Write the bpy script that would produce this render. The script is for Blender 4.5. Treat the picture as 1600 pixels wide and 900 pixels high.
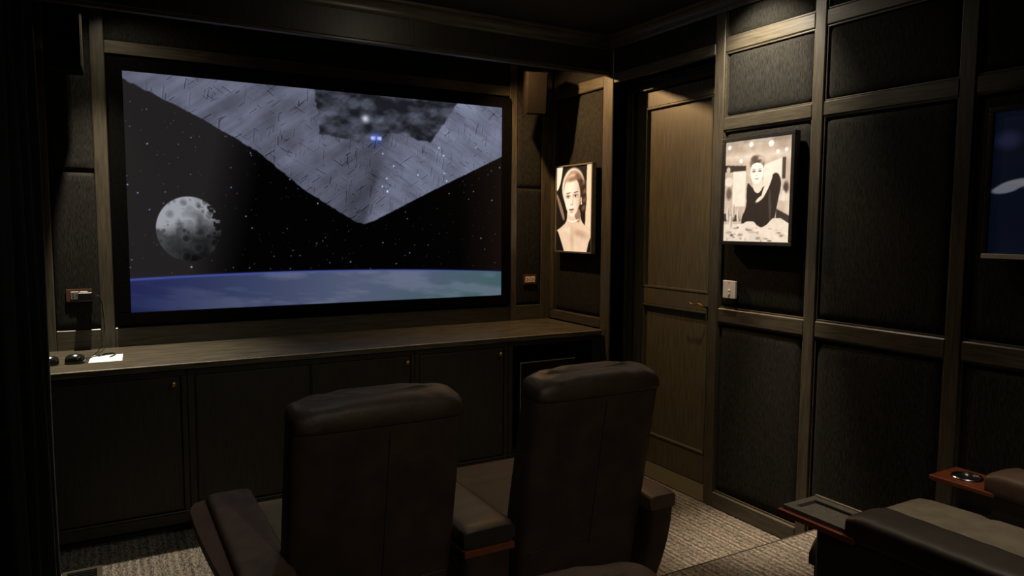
import bpy, bmesh, math, random
import numpy as np
from mathutils import Vector, Matrix

for o in list(bpy.data.objects): bpy.data.objects.remove(o)
SC = bpy.context.scene
COL = SC.collection

# ------------------------------------------------------------------ camera
CAMZ = 1.6625
yaw, pitch, roll, foc = 0.517485778, -0.0850908162, 0.00626763450, 1131.48373
f_ = Vector((math.sin(yaw)*math.cos(pitch), math.cos(yaw)*math.cos(pitch), math.sin(pitch)))
r0 = Vector((math.cos(yaw), -math.sin(yaw), 0)); u0 = r0.cross(f_)
r_ = r0*math.cos(roll)+u0*math.sin(roll); u_ = -r0*math.sin(roll)+u0*math.cos(roll)
cd = bpy.data.cameras.new('camera'); cam = bpy.data.objects.new('camera', cd); COL.objects.link(cam)
M = Matrix.Identity(4)
for i in range(3):
    M[i][0] = r_[i]; M[i][1] = u_[i]; M[i][2] = -f_[i]
M[0][3], M[1][3], M[2][3] = 0, 0, CAMZ
cam.matrix_world = M
cd.sensor_width = 36; cd.lens = 36*foc/1600; cd.clip_start = 0.05
SC.camera = cam
SC.view_settings.view_transform = 'Standard'; SC.view_settings.look = 'None'
SC.view_settings.exposure = 0.0; SC.view_settings.gamma = 1.0
SC.view_settings.use_curve_mapping = False

# ------------------------------------------------------------------ world + lamps
w = bpy.data.worlds.new('world'); SC.world = w; w.use_nodes = True
w.node_tree.nodes['Background'].inputs[0].default_value = (0.5, 0.5, 0.5, 1)
w.node_tree.nodes['Background'].inputs[1].default_value = 0.0

def spot(name, loc, target, watt, col, deg=120, blend=1.0, size=0.03):
    l = bpy.data.lights.new(name, 'SPOT'); l.energy = watt; l.color = col
    l.spot_size = math.radians(deg); l.spot_blend = blend; l.shadow_soft_size = size
    o = bpy.data.objects.new(name, l); COL.objects.link(o); o.location = loc
    o.rotation_euler = (Vector(target)-Vector(loc)).to_track_quat('-Z', 'Y').to_euler()
    return o
WARM = (1.0, 0.60, 0.27); NEU = (1.0, 0.86, 0.66); COOL = (0.84, 0.97, 0.90)
spot('alcove_lamp_right', (2.46, 4.51, 2.85), (2.98, 4.2, 1.9), 92, WARM, 150, 1.0, .02)
spot('alcove_lamp_left', (.05, 4.60, 2.945), (-0.02, 4.42, 0.9), 300, NEU, 62, 1.0, .02)
spot('room_lamp_door', (2.72, 2.76, 2.94), (3.125, 2.78, 2.46), 100, NEU, 86, .9, .03)
spot('room_lamp_door_spill', (2.72, 2.76, 2.935), (2.80, 2.74, 0), 13, NEU, 165, 1.0, .03)
spot('room_lamp_door_core', (2.80, 2.62, 2.92), (2.90, 2.50, 0), 420, (1.0, .80, .58), 26, 1.0, .03)
spot('alcove_lamp_left_spill', (.05, 4.60, 2.94), (0.3, 4.5, 2.0), 9, NEU, 150, 1.0, .02)
spot('room_lamp_left', (0.75, 2.6, 2.93), (0.3, 3.4, 0), 12, COOL, 100, 1.0, .04)
spot('chair_back_fill', (0.9, -0.9, 2.93), (1.15, 2.2, 0.75), 75, NEU, 46, 1.0, .04)  # unseen fill spot added behind the camera to lift the front chair backs
spot('room_lamp_rear_right', (2.40, 1.05, 2.93), (2.46, 1.15, 0), 82, NEU, 56, 1.0, .04)
l = bpy.data.lights.new('room_lamp_centre', 'POINT'); l.energy = 2.8; l.color = NEU; l.shadow_soft_size = .04
o = bpy.data.objects.new('room_lamp_centre', l); COL.objects.link(o); o.location = (1.6, 3.2, 2.91)

# ------------------------------------------------------------------ materials
def newmat(name):
    m = bpy.data.materials.new(name); m.use_nodes = True
    nt = m.node_tree; b = nt.nodes['Principled BSDF']
    return m, nt, b
def noise_col(nt, b, c1, c2, scale=(1, 1, 1), ns=8, detail=6, lo=.35, hi=.65, coord='Object'):
    tc = nt.nodes.new('ShaderNodeTexCoord'); mp = nt.nodes.new('ShaderNodeMapping')
    mp.inputs['Scale'].default_value = scale
    n = nt.nodes.new('ShaderNodeTexNoise'); n.inputs['Scale'].default_value = ns; n.inputs['Detail'].default_value = detail
    r = nt.nodes.new('ShaderNodeValToRGB')
    r.color_ramp.elements[0].position = lo; r.color_ramp.elements[1].position = hi
    r.color_ramp.elements[0].color = (*c1, 1); r.color_ramp.elements[1].color = (*c2, 1)
    L = nt.links.new
    L(tc.outputs[coord], mp.inputs[0]); L(mp.outputs[0], n.inputs['Vector']); L(n.outputs[0], r.inputs[0])
    L(r.outputs[0], b.inputs['Base Color'])
    return mp, n, r
def bump(nt, b, src, strength=.2, dist=.002):
    bp = nt.nodes.new('ShaderNodeBump'); bp.inputs['Strength'].default_value = strength
    bp.inputs['Distance'].default_value = dist
    nt.links.new(src, bp.inputs['Height']); nt.links.new(bp.outputs[0], b.inputs['Normal'])
def wood(name, c1, c2, rough=.38, scale=(14, 14, 1.2)):
    m, nt, b = newmat(name); mp, n, r = noise_col(nt, b, c1, c2, scale, 6, 8, .3, .7)
    b.inputs['Roughness'].default_value = rough
    bump(nt, b, n.outputs[0], .35, .0012); return m
def plain(name, c, rough=.5, metal=0, var=.25, ns=40, bs=0.0, bd=.001):
    m, nt, b = newmat(name); c2 = tuple(x*(1+var) for x in c); c1 = tuple(x*(1-var) for x in c)
    mp, n, r = noise_col(nt, b, c1, c2, (1, 1, 1), ns)
    b.inputs['Roughness'].default_value = rough; b.inputs['Metallic'].default_value = metal
    if bs: bump(nt, b, n.outputs[0], bs, bd)
    return m
M_WV = wood('stained_wood_vertical', (.042, .036, .025), (.086, .074, .053), .36, (16, 16, 1.2))
M_WH = wood('stained_wood_lengthwise', (.042, .036, .025), (.086, .074, .053), .36, (16, 1.2, 16))
M_WX = wood('stained_wood_crosswise', (.042, .036, .025), (.086, .074, .053), .36, (1.2, 16, 16))
M_DOOR = wood('door_wood', (.048, .040, .022), (.092, .078, .044), .42, (18, 18, 1.0))
M_TOP = wood('counter_wood', (.036, .031, .022), (.125, .110, .080), .30, (1.2, 16, 16))
M_CAB = wood('cabinet_wood', (.016, .013, .008), (.030, .025, .016), .45, (16, 16, 1.2))
M_RED = wood('mahogany', (.115, .028, .012), (.19, .050, .022), .30, (8, 1.2, 8))
M_WING = plain('brown_lacquered_wood', (.085, .036, .022), .55, 0, .2, 12)
M_DARKHOLE = plain('dark_cavity', (.004, .004, .0035), .9)
# brushed fabric for the padded wall panels
M_FAB, nt, b = newmat('brushed_wall_fabric')
mp, n, r = noise_col(nt, b, (.0035, .0035, .003), (.030, .029, .0245), (70, 70, 7), 5, 7, .33, .70)
b.inputs['Roughness'].default_value = .88
b.inputs['Specular IOR Level'].default_value = .14; b.inputs['Sheen Weight'].default_value = .03; b.inputs['Sheen Roughness'].default_value = .4
bump(nt, b, n.outputs[0], .5, .002)
M_VELVET = plain('black_masking_velvet', (.0022, .0020, .0018), 1.0)
M_VELVET.node_tree.nodes['Principled BSDF'].inputs['Specular IOR Level'].default_value = .05
M_CEIL = plain('dark_ceiling_paint', (.010, .009, .008), .8)
M_LEATH, nt, b = newmat('brown_leather')
mp, n, r = noise_col(nt, b, (.026, .016, .011), (.044, .028, .019), (1, 1, 1), 9, 6)
b.inputs['Roughness'].default_value = .52; b.inputs['Specular IOR Level'].default_value = .4
vor = nt.nodes.new('ShaderNodeTexNoise'); vor.inputs['Scale'].default_value = 38; vor.inputs['Detail'].default_value = 8
nt.links.new(mp.outputs[0], vor.inputs['Vector']); bump(nt, b, vor.outputs[0], .35, .004)
M_LPAD = plain('armrest_leather', (.082, .050, .035), .55, 0, .2, 12, .3, .003)
M_LDARK = plain('dark_leather', (.020, .015, .011), .5, 0, .2, 12, .25, .003)
M_SEATB = plain('seat_brown_shaded', (.034, .022, .012), .7, 0, .15, 14, .2, .002)  # darker seat tone with the right front seat's shade painted in
M_PALE = plain('pale_edge', (.34, .28, .20), .35, 0, .2)
M_TAN = plain('seat_suede', (.135, .116, .084), .75, 0, .15, 14, .2, .002)
M_CURT, nt, b = newmat('curtain_velvet')
mp, n, r = noise_col(nt, b, (.002, .0025, .0025), (.0075, .009, .0085), (30, 30, 6), 6, 6)
b.inputs['Roughness'].default_value = .9; b.inputs['Sheen Weight'].default_value = .04; b.inputs['Specular IOR Level'].default_value = .2
bump(nt, b, n.outputs[0], .5, .003)
M_BLACK = plain('black_plastic', (.008, .008, .008), .35)
M_GLOSS = plain('glossy_black_plastic', (.012, .012, .012), .08)
M_SPK = plain('speaker_cabinet', (.008, .006, .0042), .5, 0, .2, 30)
M_GRILLE = plain('speaker_grille_cloth', (.0075, .0058, .0042), .9, 0, .4, 220, .4, .001)
M_BRASS = plain('brass', (.65, .36, .10), .28, 1, .1)
M_STEEL = plain('brushed_steel', (.42, .44, .45), .22, 1, .1)
M_PEWTER = plain('pewter_frame', (.22, .185, .14), .35, .3, .15)
M_BLKFR = plain('black_frame', (.020, .019, .017), .35, 0, .15)
M_BROWNPL = plain('brown_wall_plate', (.10, .042, .022), .4, 0, .12)
M_GREYPL = plain('grey_socket', (.17, .17, .15), .4, 0, .1)
M_IVORY = plain('ivory_plastic', (.72, .62, .48), .4, 0, .05)
M_WHITEPL = plain('white_plastic', (.78, .74, .70), .4, 0, .04)
M_PAPER = plain('white_paper', (.82, .84, .84), .8, 0, .03)
M_INK = plain('pen_ink', (.03, .03, .035), .4)
M_TRAY = plain('tray_mat', (.090, .085, .068), .6, 0, .2, 60, .2, .001)
for m_ in (M_SPK, M_GRILLE): m_.node_tree.nodes['Principled BSDF'].inputs['Specular IOR Level'].default_value = .06
# woven carpet: rows of loops and ribs that run towards the screen
M_CARP, nt, b = newmat('woven_carpet')
L = nt.links.new
tc = nt.nodes.new('ShaderNodeTexCoord'); mp = nt.nodes.new('ShaderNodeMapping')
mp.inputs['Scale'].default_value = (150, 62, 62); L(tc.outputs['Object'], mp.inputs[0])
vo = nt.nodes.new('ShaderNodeTexVoronoi'); vo.inputs['Scale'].default_value = 1; L(mp.outputs[0], vo.inputs['Vector'])
wv = nt.nodes.new('ShaderNodeTexWave'); wv.inputs['Scale'].default_value = 9; wv.inputs['Distortion'].default_value = .4
wv.bands_direction = 'X'; L(tc.outputs['Object'], wv.inputs['Vector'])
mx = nt.nodes.new('ShaderNodeMath'); mx.operation = 'MULTIPLY_ADD'; mx.inputs[1].default_value = .28
L(wv.outputs['Fac'], mx.inputs[0]); L(vo.outputs['Distance'], mx.inputs[2])
cr = nt.nodes.new('ShaderNodeValToRGB'); cr.color_ramp.elements[0].position = .15; cr.color_ramp.elements[1].position = .95
cr.color_ramp.elements[0].color = (.42, .36, .285, 1); cr.color_ramp.elements[1].color = (.06, .054, .046, 1)
L(mx.outputs[0], cr.inputs[0]); L(cr.outputs[0], b.inputs['Base Color']); b.inputs['Roughness'].default_value = .8
sx = nt.nodes.new('ShaderNodeSeparateXYZ'); L(tc.outputs['Object'], sx.inputs[0])
m1 = nt.nodes.new('ShaderNodeMath'); m1.operation = 'MULTIPLY'; m1.inputs[1].default_value = 5.7; L(sx.outputs['X'], m1.inputs[0])
m2 = nt.nodes.new('ShaderNodeMath'); m2.operation = 'FRACT'; L(m1.outputs[0], m2.inputs[0])
rr = nt.nodes.new('ShaderNodeValToRGB'); els = rr.color_ramp.elements
els[0].position = 0; els[0].color = (.72, .72, .72, 1); els[1].position = 1; els[1].color = (.72, .72, .72, 1)
for p_, c_ in ((.05, .72), (.08, 1), (.12, 1), (.15, .5), (.22, .5), (.25, 1), (.29, 1), (.33, .66), (.6, .8), (.8, .62)):
    e_ = els.new(p_); e_.color = (c_, c_, c_, 1)
L(m2.outputs[0], rr.inputs[0])
mm = nt.nodes.new('ShaderNodeMix'); mm.data_type = 'RGBA'; mm.blend_type = 'MULTIPLY'; mm.inputs['Factor'].default_value = 1
L(cr.outputs[0], mm.inputs['A']); L(rr.outputs[0], mm.inputs['B']); L(mm.outputs['Result'], b.inputs['Base Color'])
bp = nt.nodes.new('ShaderNodeBump'); bp.invert = True; bp.inputs['Strength'].default_value = .6; bp.inputs['Distance'].default_value = .004
L(mx.outputs[0], bp.inputs['Height']); L(bp.outputs[0], b.inputs['Normal'])

def picture_mat(name, strength, albedo=0.0):
    """a backlit or projected picture stored as a colour attribute"""
    m, nt, b = newmat(name)
    at = nt.nodes.new('ShaderNodeAttribute'); at.attribute_name = 'Col'
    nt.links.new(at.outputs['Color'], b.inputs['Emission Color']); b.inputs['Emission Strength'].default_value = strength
    if albedo:
        sc = nt.nodes.new('ShaderNodeMix'); sc.data_type = 'RGBA'; sc.blend_type = 'MULTIPLY'; sc.inputs['Factor'].default_value = 1
        nt.links.new(at.outputs['Color'], sc.inputs['A']); sc.inputs['B'].default_value = (albedo, albedo, albedo, 1)
        nt.links.new(sc.outputs['Result'], b.inputs['Base Color'])
    else: b.inputs['Base Color'].default_value = (.002, .002, .002, 1); b.inputs['Specular IOR Level'].default_value = 0
    b.inputs['Roughness'].default_value = .6
    return m

# ------------------------------------------------------------------ helpers
def link(name, me, mat, parent=None, loc=None):
    o = bpy.data.objects.new(name, me); COL.objects.link(o)
    if mat and not me.materials: me.materials.append(mat)
    if parent is not None: o.parent = parent
    if loc is not None: o.location = loc
    return o
def tag(o, label=None, cat=None, group=None, kind=None):
    if label: o['label'] = label
    if cat: o['category'] = cat
    if group: o['group'] = group
    if kind: o['kind'] = kind
    return o
def empty(name, loc, label, cat, group=None):
    o = bpy.data.objects.new(name, None); COL.objects.link(o); o.location = loc; o.empty_display_size = .1
    return tag(o, label, cat, group)
def smooth(me, ang=40):
    for p in me.polygons: p.use_smooth = True
    try: me.set_sharp_from_angle(angle=math.radians(ang))
    except Exception: pass
def bm_box(bm, x0, x1, y0, y1, z0, z1, bev=0, seg=2):
    b2 = bmesh.new(); bmesh.ops.create_cube(b2, size=1)
    for v in b2.verts:
        v.co = Vector(((x0+x1)/2+v.co.x*(x1-x0), (y0+y1)/2+v.co.y*(y1-y0), (z0+z1)/2+v.co.z*(z1-z0)))
    if bev: bmesh.ops.bevel(b2, geom=b2.edges[:], offset=bev, segments=seg, profile=.7, affect='EDGES')
    t = bpy.data.meshes.new('t'); b2.to_mesh(t); b2.free(); bm.from_mesh(t); bpy.data.meshes.remove(t)
def fin(name, bm, mat, parent=None, sm=False, loc=None, off=None):
    """off: world position of the parent, subtracted so coordinates can be given in the world frame"""
    if off is not None: bmesh.ops.translate(bm, verts=bm.verts, vec=-Vector(off))
    me = bpy.data.meshes.new(name); bm.to_mesh(me); bm.free()
    if sm: smooth(me)
    return link(name, me, mat, parent, loc)
def box(name, mat, parent, x0, x1, y0, y1, z0, z1, bev=.003, off=None, seg=1, sm=False):
    bm = bmesh.new(); bm_box(bm, x0, x1, y0, y1, z0, z1, bev, seg)
    if off is None and parent is not None: off = parent.location
    return fin(name, bm, mat, parent, sm, None, off)
def solo(name, mat, x0, x1, y0, y1, z0, z1, bev=.003, seg=1):
    """top-level box with its origin at its base centre"""
    c = Vector(((x0+x1)/2, (y0+y1)/2, z0)); bm = bmesh.new(); bm_box(bm, x0, x1, y0, y1, z0, z1, bev, seg)
    return fin(name, bm, mat, None, False, c, c)
def tube_bm(pts, rad, n=8, caps=True):
    bm = bmesh.new(); P = [Vector(p) for p in pts]; rings = []
    up = Vector((0, 0, 1))
    for i, p in enumerate(P):
        t = (P[min(i+1, len(P)-1)]-P[max(i-1, 0)]).normalized()
        a = t.cross(up)
        if a.length < 1e-3: a = t.cross(Vector((0, 1, 0)))
        a.normalize(); c = t.cross(a).normalized(); r = rad[i] if isinstance(rad, (list, tuple)) else rad
        rings.append([bm.verts.new(p+(a*math.cos(2*math.pi*k/n)+c*math.sin(2*math.pi*k/n))*r) for k in range(n)])
    for A, B in zip(rings, rings[1:]):
        for k in range(n): bm.faces.new((A[k], A[(k+1) % n], B[(k+1) % n], B[k]))
    if caps: bm.faces.new(rings[0][::-1]); bm.faces.new(rings[-1])
    bmesh.ops.recalc_face_normals(bm, faces=bm.faces); return bm
def lathe_bm(prof, axis='z', n=24, at=(0, 0, 0)):
    bm = bmesh.new(); rings = []
    for (r, h) in prof:
        ring = []
        for k in range(n):
            a = 2*math.pi*k/n; x, y = r*math.cos(a), r*math.sin(a)
            p = {'z': (x, y, h), 'y': (x, h, y), 'x': (h, x, y)}[axis]
            ring.append(bm.verts.new(Vector(p)+Vector(at)))
        rings.append(ring)
    for A, B in zip(rings, rings[1:]):
        for k in range(n): bm.faces.new((A[k], A[(k+1) % n], B[(k+1) % n], B[k]))
    bm.faces.new(rings[0][::-1]); bm.faces.new(rings[-1])
    bmesh.ops.recalc_face_normals(bm, faces=bm.faces); return bm
def superring(cx, cy, cz, hw, hd, e=5, n=40, tiltx=0):
    out = []
    for k in range(n):
        a = 2*math.pi*(k+.5)/n; c, s = math.cos(a), math.sin(a)
        x = math.copysign(abs(c)**(2/e), c)*hw; y = math.copysign(abs(s)**(2/e), s)*hd
        out.append(Vector((cx+x, cy+y, cz+tiltx*y)))
    return out
def loft_bm(rings):
    bm = bmesh.new(); R = [[bm.verts.new(p) for p in r] for r in rings]; n = len(R[0])
    for A, B in zip(R, R[1:]):
        for k in range(n): bm.faces.new((A[k], A[(k+1) % n], B[(k+1) % n], B[k]))
    for ring in (R[0], R[-1]):
        c = bm.verts.new(sum((v.co for v in ring), Vector())/n)
        for k in range(n): bm.faces.new((ring[k], ring[(k+1) % n], c))
    bmesh.ops.recalc_face_normals(bm, faces=bm.faces); return bm
def pad_bm(to3, a0, a1, c0, c1, bulge, corner=.03, n=22, edge=.035, rnd=None):
    """padded panel: to3(a, c, h) gives the point at in-plane (a, c) and height h off the wall"""
    bm = bmesh.new(); W, H = a1-a0, c1-c0; g = {}
    def warp(t, size):      # denser towards the rims
        t = t*2-1; return math.copysign(1-(1-abs(t))**1.9, t)
    for i in range(n+1):
        for j in range(n+1):
            u, v = warp(i/n, W), warp(j/n, H); x, y = u*W/2, v*H/2
            # pull the corners in
            qx, qy = W/2-corner, H/2-corner; ex, ey = max(abs(x)-qx, 0), max(abs(y)-qy, 0)
            m = max(ex, ey); d = math.hypot(ex, ey)
            if d > 0 and ex > 0 and ey > 0:
                k = m/d; x = math.copysign(qx+ex*k, x); y = math.copysign(qy+ey*k, y)
            de = min(W/2-abs(u*W/2), H/2-abs(v*H/2)); t = min(de/edge, 1)
            h = bulge*(.78*math.sqrt(max(0, 1-(1-t)**2))+.22*math.cos(u*1.4)*math.cos(v*1.4)*(t > 0)*t)
            g[i, j] = bm.verts.new(to3((a0+a1)/2+x, (c0+c1)/2+y, h))
    for i in range(n):
        for j in range(n): bm.faces.new((g[i, j], g[i+1, j], g[i+1, j+1], g[i, j+1]))
    bmesh.ops.recalc_face_normals(bm, faces=bm.faces); return bm

# ------------------------------------------------------------------ room shell (metres; floor z 0, camera above x 0, y 0)
WX = 3.125; FY = 4.875; LX = -0.34; CZ = 2.96; BY = -1.6
bm = bmesh.new(); bm_box(bm, LX-.1, 3.6, BY, FY+.15, -.05, 0)
floor = fin('floor', bm, M_CARP); tag(floor, kind='structure', label='grey woven carpet floor')
bm = bmesh.new(); bm_box(bm, LX, WX-.012, BY, 2.325, 0, .14, .008, 3)
riser = fin('riser', bm, M_CARP); tag(riser, kind='structure', label='low carpeted platform that carries the back row')
box('edge_binding', M_WV, riser, LX, WX-.012, 2.322, 2.329, .128, .1425, .002)
bm = bmesh.new(); bm_box(bm, LX-.1, 3.6, BY, FY+.15, CZ, CZ+.06)
tag(fin('ceiling', bm, M_CEIL), kind='structure')
bm = bmesh.new(); bm_box(bm, LX-.1, 3.6, BY-.1, BY, 0, CZ)
tag(fin('wall_back', bm, M_CAB), kind='structure')
bm = bmesh.new(); bm_box(bm, LX-.1, LX, BY, FY+.1, 0, CZ)
tag(fin('wall_left', bm, M_CAB), kind='structure')

# front wall
bm = bmesh.new(); bm_box(bm, LX-.1, WX+.2, FY+.012, FY+.15, 0, CZ)
wf = fin('wall_front', bm, M_VELVET); tag(wf, kind='structure', label='screen wall of dark stained stiles and padded fabric')
yb = FY+.014
def fstile(x0, x1, z0, z1): return box('stile', M_WV, wf, x0, x1, FY-.006, yb, z0, z1, .004)
def frail(x0, x1, z0, z1): return box('rail', M_WX, wf, x0, x1, FY-.004, yb, z0, z1, .004)
fstile(-.330, -.235, .90, CZ); fstile(-.010, .0625, .90, CZ); fstile(2.748, 2.812, .90, CZ); fstile(3.035, WX, .90, CZ)
frail(-.235, -.010, .90, 1.045); frail(.0625, 2.748, .90, 1.045); frail(2.812, 3.035, .90, 1.045)
frail(.0625, 2.748, 2.642, 2.718)
def fpad(x0, x1, z0, z1, corner=.02, bulge=.016):
    return fin('padded_panel', pad_bm(lambda a, c, h: Vector((a, FY+.008-h, c)), x0, x1, z0, z1, bulge, corner, 18, .03), M_FAB, wf, True)
for x0, x1 in ((-.235, -.010), (2.812, 3.035)):
    fpad(x0, x1, 1.045, 1.957); fpad(x0, x1, 1.959, CZ-.01)
fpad(.0625, 2.748, 2.718, CZ-.01, .02, .01)

# right wall, with the opening of the door at y 3.13..4.0875
D0, D1, DT = 3.135, 4.0875, 2.65
bm = bmesh.new()
bm_box(bm, WX+.030, WX+.12, BY, D0, 0, CZ); bm_box(bm, WX+.030, WX+.12, D1, FY+.1, 0, CZ)
bm_box(bm, WX+.030, WX+.12, D0, D1, DT, CZ)
wr = fin('wall_right', bm, M_WV); tag(wr, kind='structure', label='right wall of dark stained rails and stiles around padded fabric panels')
def rstile(y0, y1, z0, z1, d=.004): return box('stile', M_WV, wr, WX-d, WX+.032, y0, y1, z0, z1, .004)
def rrail(y0, y1, z0, z1, d=0.002): return box('rail', M_WH, wr, WX-d, WX+.032, y0, y1, z0, z1, .006)
ROWS = [(.095, 1.1125), (1.196, 2.2125), (2.285, 2.65), (2.7275, CZ)]
ST = [(3.060, 3.135), (2.400, 2.464), (1.682, 1.746), (.98, 1.044), (.28, .344), (-.42, -.356), (-1.6, -1.5)]
for y0, y1 in ST: rstile(y0, y1, 0, CZ)
rstile(4.0875, 4.20, 0, CZ, .006)
COLS = [(2.464, 3.060), (1.746, 2.400), (1.044, 1.682), (.344, .98), (-.356, .28), (-1.5, -.42)]
def rpad(y0, y1, z0, z1, corner=.035, bulge=.024):
    return fin('padded_panel', pad_bm(lambda a, c, h: Vector((WX+.028-h, a, c)), y0, y1, z0, z1, bulge, corner, 22, .045), M_FAB, wr, True)
def bead(y0, y1, z0, z1):
    """thin moulding that frames one cell of the wall"""
    b_ = bmesh.new(); t = .009; x0, x1 = WX+.006, WX+.030
    bm_box(b_, x0, x1, y0, y1, z0, z0+t, .003, 2); bm_box(b_, x0, x1, y0, y1, z1-t, z1, .003, 2)
    bm_box(b_, x0, x1, y0, y0+t, z0+t, z1-t, .003, 2); bm_box(b_, x0, x1, y1-t, y1, z0+t, z1-t, .003, 2)
    return fin('bead_moulding', b_, M_WH, wr)
for (y0, y1) in COLS:
    rrail(y0, y1, 0, .095, .006); rrail(y0, y1, 1.1125, 1.196); rrail(y0, y1, 2.2125, 2.285); rrail(y0, y1, 2.65, 2.7275)
    for (z0, z1) in ROWS:
        bead(y0, y1, z0, z1); rpad(y0+.008, y1-.008, z0+.008, min(z1, CZ)-.008)
# header over the door and the panel above it
rrail(D0, D1, DT, 2.718); rpad(D0+.01, D1, 2.72, CZ-.01, .02, .012)
# side of the screen alcove
rrail(4.20, FY, .93, 1.005); rrail(4.20, FY, 2.64, 2.72); rstile(FY-.045, FY, 1.005, 2.64)
rpad(4.205, FY-.045, 1.008, 2.637, .03, .016); rpad(4.205, FY, 2.722, CZ-.01, .02, .012)

# door set back in the opening
DX = 3.325
dr = bpy.data.objects.new('door_1', None); COL.objects.link(dr); dr.location = (DX, 3.6, 0)
tag(dr, kind='structure', label='stained wood door with two recessed panels and a curved brass lever')
def dbox(n, y0, y1, z0, z1, d=0, mat=M_DOOR, bev=.004): return box(n, mat, dr, DX-d, DX+.04, y0, y1, z0, z1, bev)
dbox('door_stile', 3.975, 4.075, .012, 2.585); dbox('door_stile', 3.135, 3.34, .012, 2.585)
dbox('door_rail', 3.34, 3.975, 2.48, 2.585); dbox('door_rail', 3.34, 3.975, 1.13, 1.245); dbox('door_rail', 3.34, 3.975, .012, .205)
for z0, z1 in ((1.245, 2.48), (.205, 1.13)):
    box('door_panel', M_DOOR, dr, DX+.020, DX+.034, 3.335, 3.98, z0-.005, z1+.005, .001)
    b_ = bmesh.new(); t = .014; y0, y1 = 3.34, 3.975; x0, x1 = DX-.004, DX+.022
    bm_box(b_, x0, x1, y0, y1, z0, z0+t, .004, 2); bm_box(b_, x0, x1, y0, y1, z1-t, z1, .004, 2)
    bm_box(b_, x0, x1, y0, y0+t, z0+t, z1-t, .004, 2); bm_box(b_, x0, x1, y1-t, y1, z0+t, z1-t, .004, 2)
    fin('panel_moulding', b_, M_DOOR, dr, False, None, dr.location)
# lever
hz = 1.178; pts = [(DX-.03, 3.325, hz-.014), (DX-.055, 3.330, hz-.008), (DX-.058, 3.345, hz+.001), (DX-.058, 3.365, hz+.003),
                   (DX-.058, 3.390, hz-.002), (DX-.058, 3.415, hz-.005), (DX-.056, 3.435, hz-.001), (DX-.054, 3.45, hz+.008)]
h_ = fin('door_handle', tube_bm(pts, [.006, .006, .0055, .005, .005, .0055, .005, .003], 8), M_BRASS, dr, True, None, dr.location)
tag(h_, 'thin curved brass lever')
fin('rose', lathe_bm([(.016, 0), (.016, -.01), (.010, -.03), (.007, -.034)], 'x', 20, (DX, 3.325, hz-.014)), M_DARKHOLE, dr, True, None, dr.location)
# jambs, stop and threshold of the opening
tj = bpy.data.objects.new('trim_1', None); COL.objects.link(tj); tj.location = (WX+.1, 3.6, 0); tag(tj, kind='structure', label='dark lining of the door opening')
box('jamb', M_CAB, tj, WX+.0, DX+.05, D1, D1+.03, 0, DT); box('jamb', M_CAB, tj, WX+.016, DX+.05, D0-.03, D0, 0, DT)
box('head', M_CAB, tj, WX+.016, DX+.05, D0, D1, DT, DT+.03); box('head', M_CAB, tj, DX-.03, DX+.05, D0, D1, 2.592, DT)
box('door_stop', M_CAB, tj, DX-.04, DX-.016, D1-.014, D1, 0, 2.592)
tag(solo('trim_2', M_DOOR, WX-.002, DX+.03, D0, D1, 0, .010, .003), kind='structure', label='worn wooden threshold under the door')
box('back_of_opening', M_DARKHOLE, tj, DX+.045, DX+.07, D0, D1, 0, DT)

# valance over the alcove and cornice moulding under the ceiling
va = bpy.data.objects.new('trim_3', None); COL.objects.link(va); va.location = (1.4, 4.14, 2.7)
tag(va, kind='structure', label='valance board across the top of the screen alcove, shade painted in as darker wood')
box('fascia', M_CAB, va, LX, WX-.006, 4.125, 4.165, 2.706, CZ, .004)  # darker wood puts the shade on the valance into its colour
box('lower_moulding', M_WX, va, LX, WX-.006, 4.115, 4.135, 2.704, 2.722, .005, seg=2)
box('lower_moulding', M_WX, va, LX, WX-.006, 4.108, 4.135, 2.722, 2.728, .002)
def cornice(name, p0, p1, nx, ny, label):
    """cove of quarter-round section from wall to ceiling"""
    prof = [(0, -.085), (.006, -.085), (.010, -.075)]
    for k in range(9):
        a = k/8*math.pi/2; prof.append((.012+.045*(1-math.cos(a)), -.072+.055*math.sin(a)))
    prof += [(.062, -.012), (.062, 0), (0, 0)]
    bm = bmesh.new(); rs = []
    for p in (p0, p1): rs.append([bm.verts.new((p[0]+nx*a, p[1]+ny*a, CZ+z)) for a, z in prof])
    for k in range(len(prof)): bm.faces.new((rs[0][k], rs[0][(k+1) % len(prof)], rs[1][(k+1) % len(prof)], rs[1][k]))
    bm.faces.new(rs[0]); bm.faces.new(rs[1][::-1]); bmesh.ops.recalc_face_normals(bm, faces=bm.faces)
    o = fin(name, bm, M_WX, None, True); tag(o, kind='structure', label=label)
cornice('trim_4', (LX, 4.125), (WX-.005, 4.125), 0, -1, 'cove moulding between valance and ceiling')
cornice('trim_5', (WX-.005, BY), (WX-.005, 4.125), -1, 0, 'cove moulding between right wall and ceiling')

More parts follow.
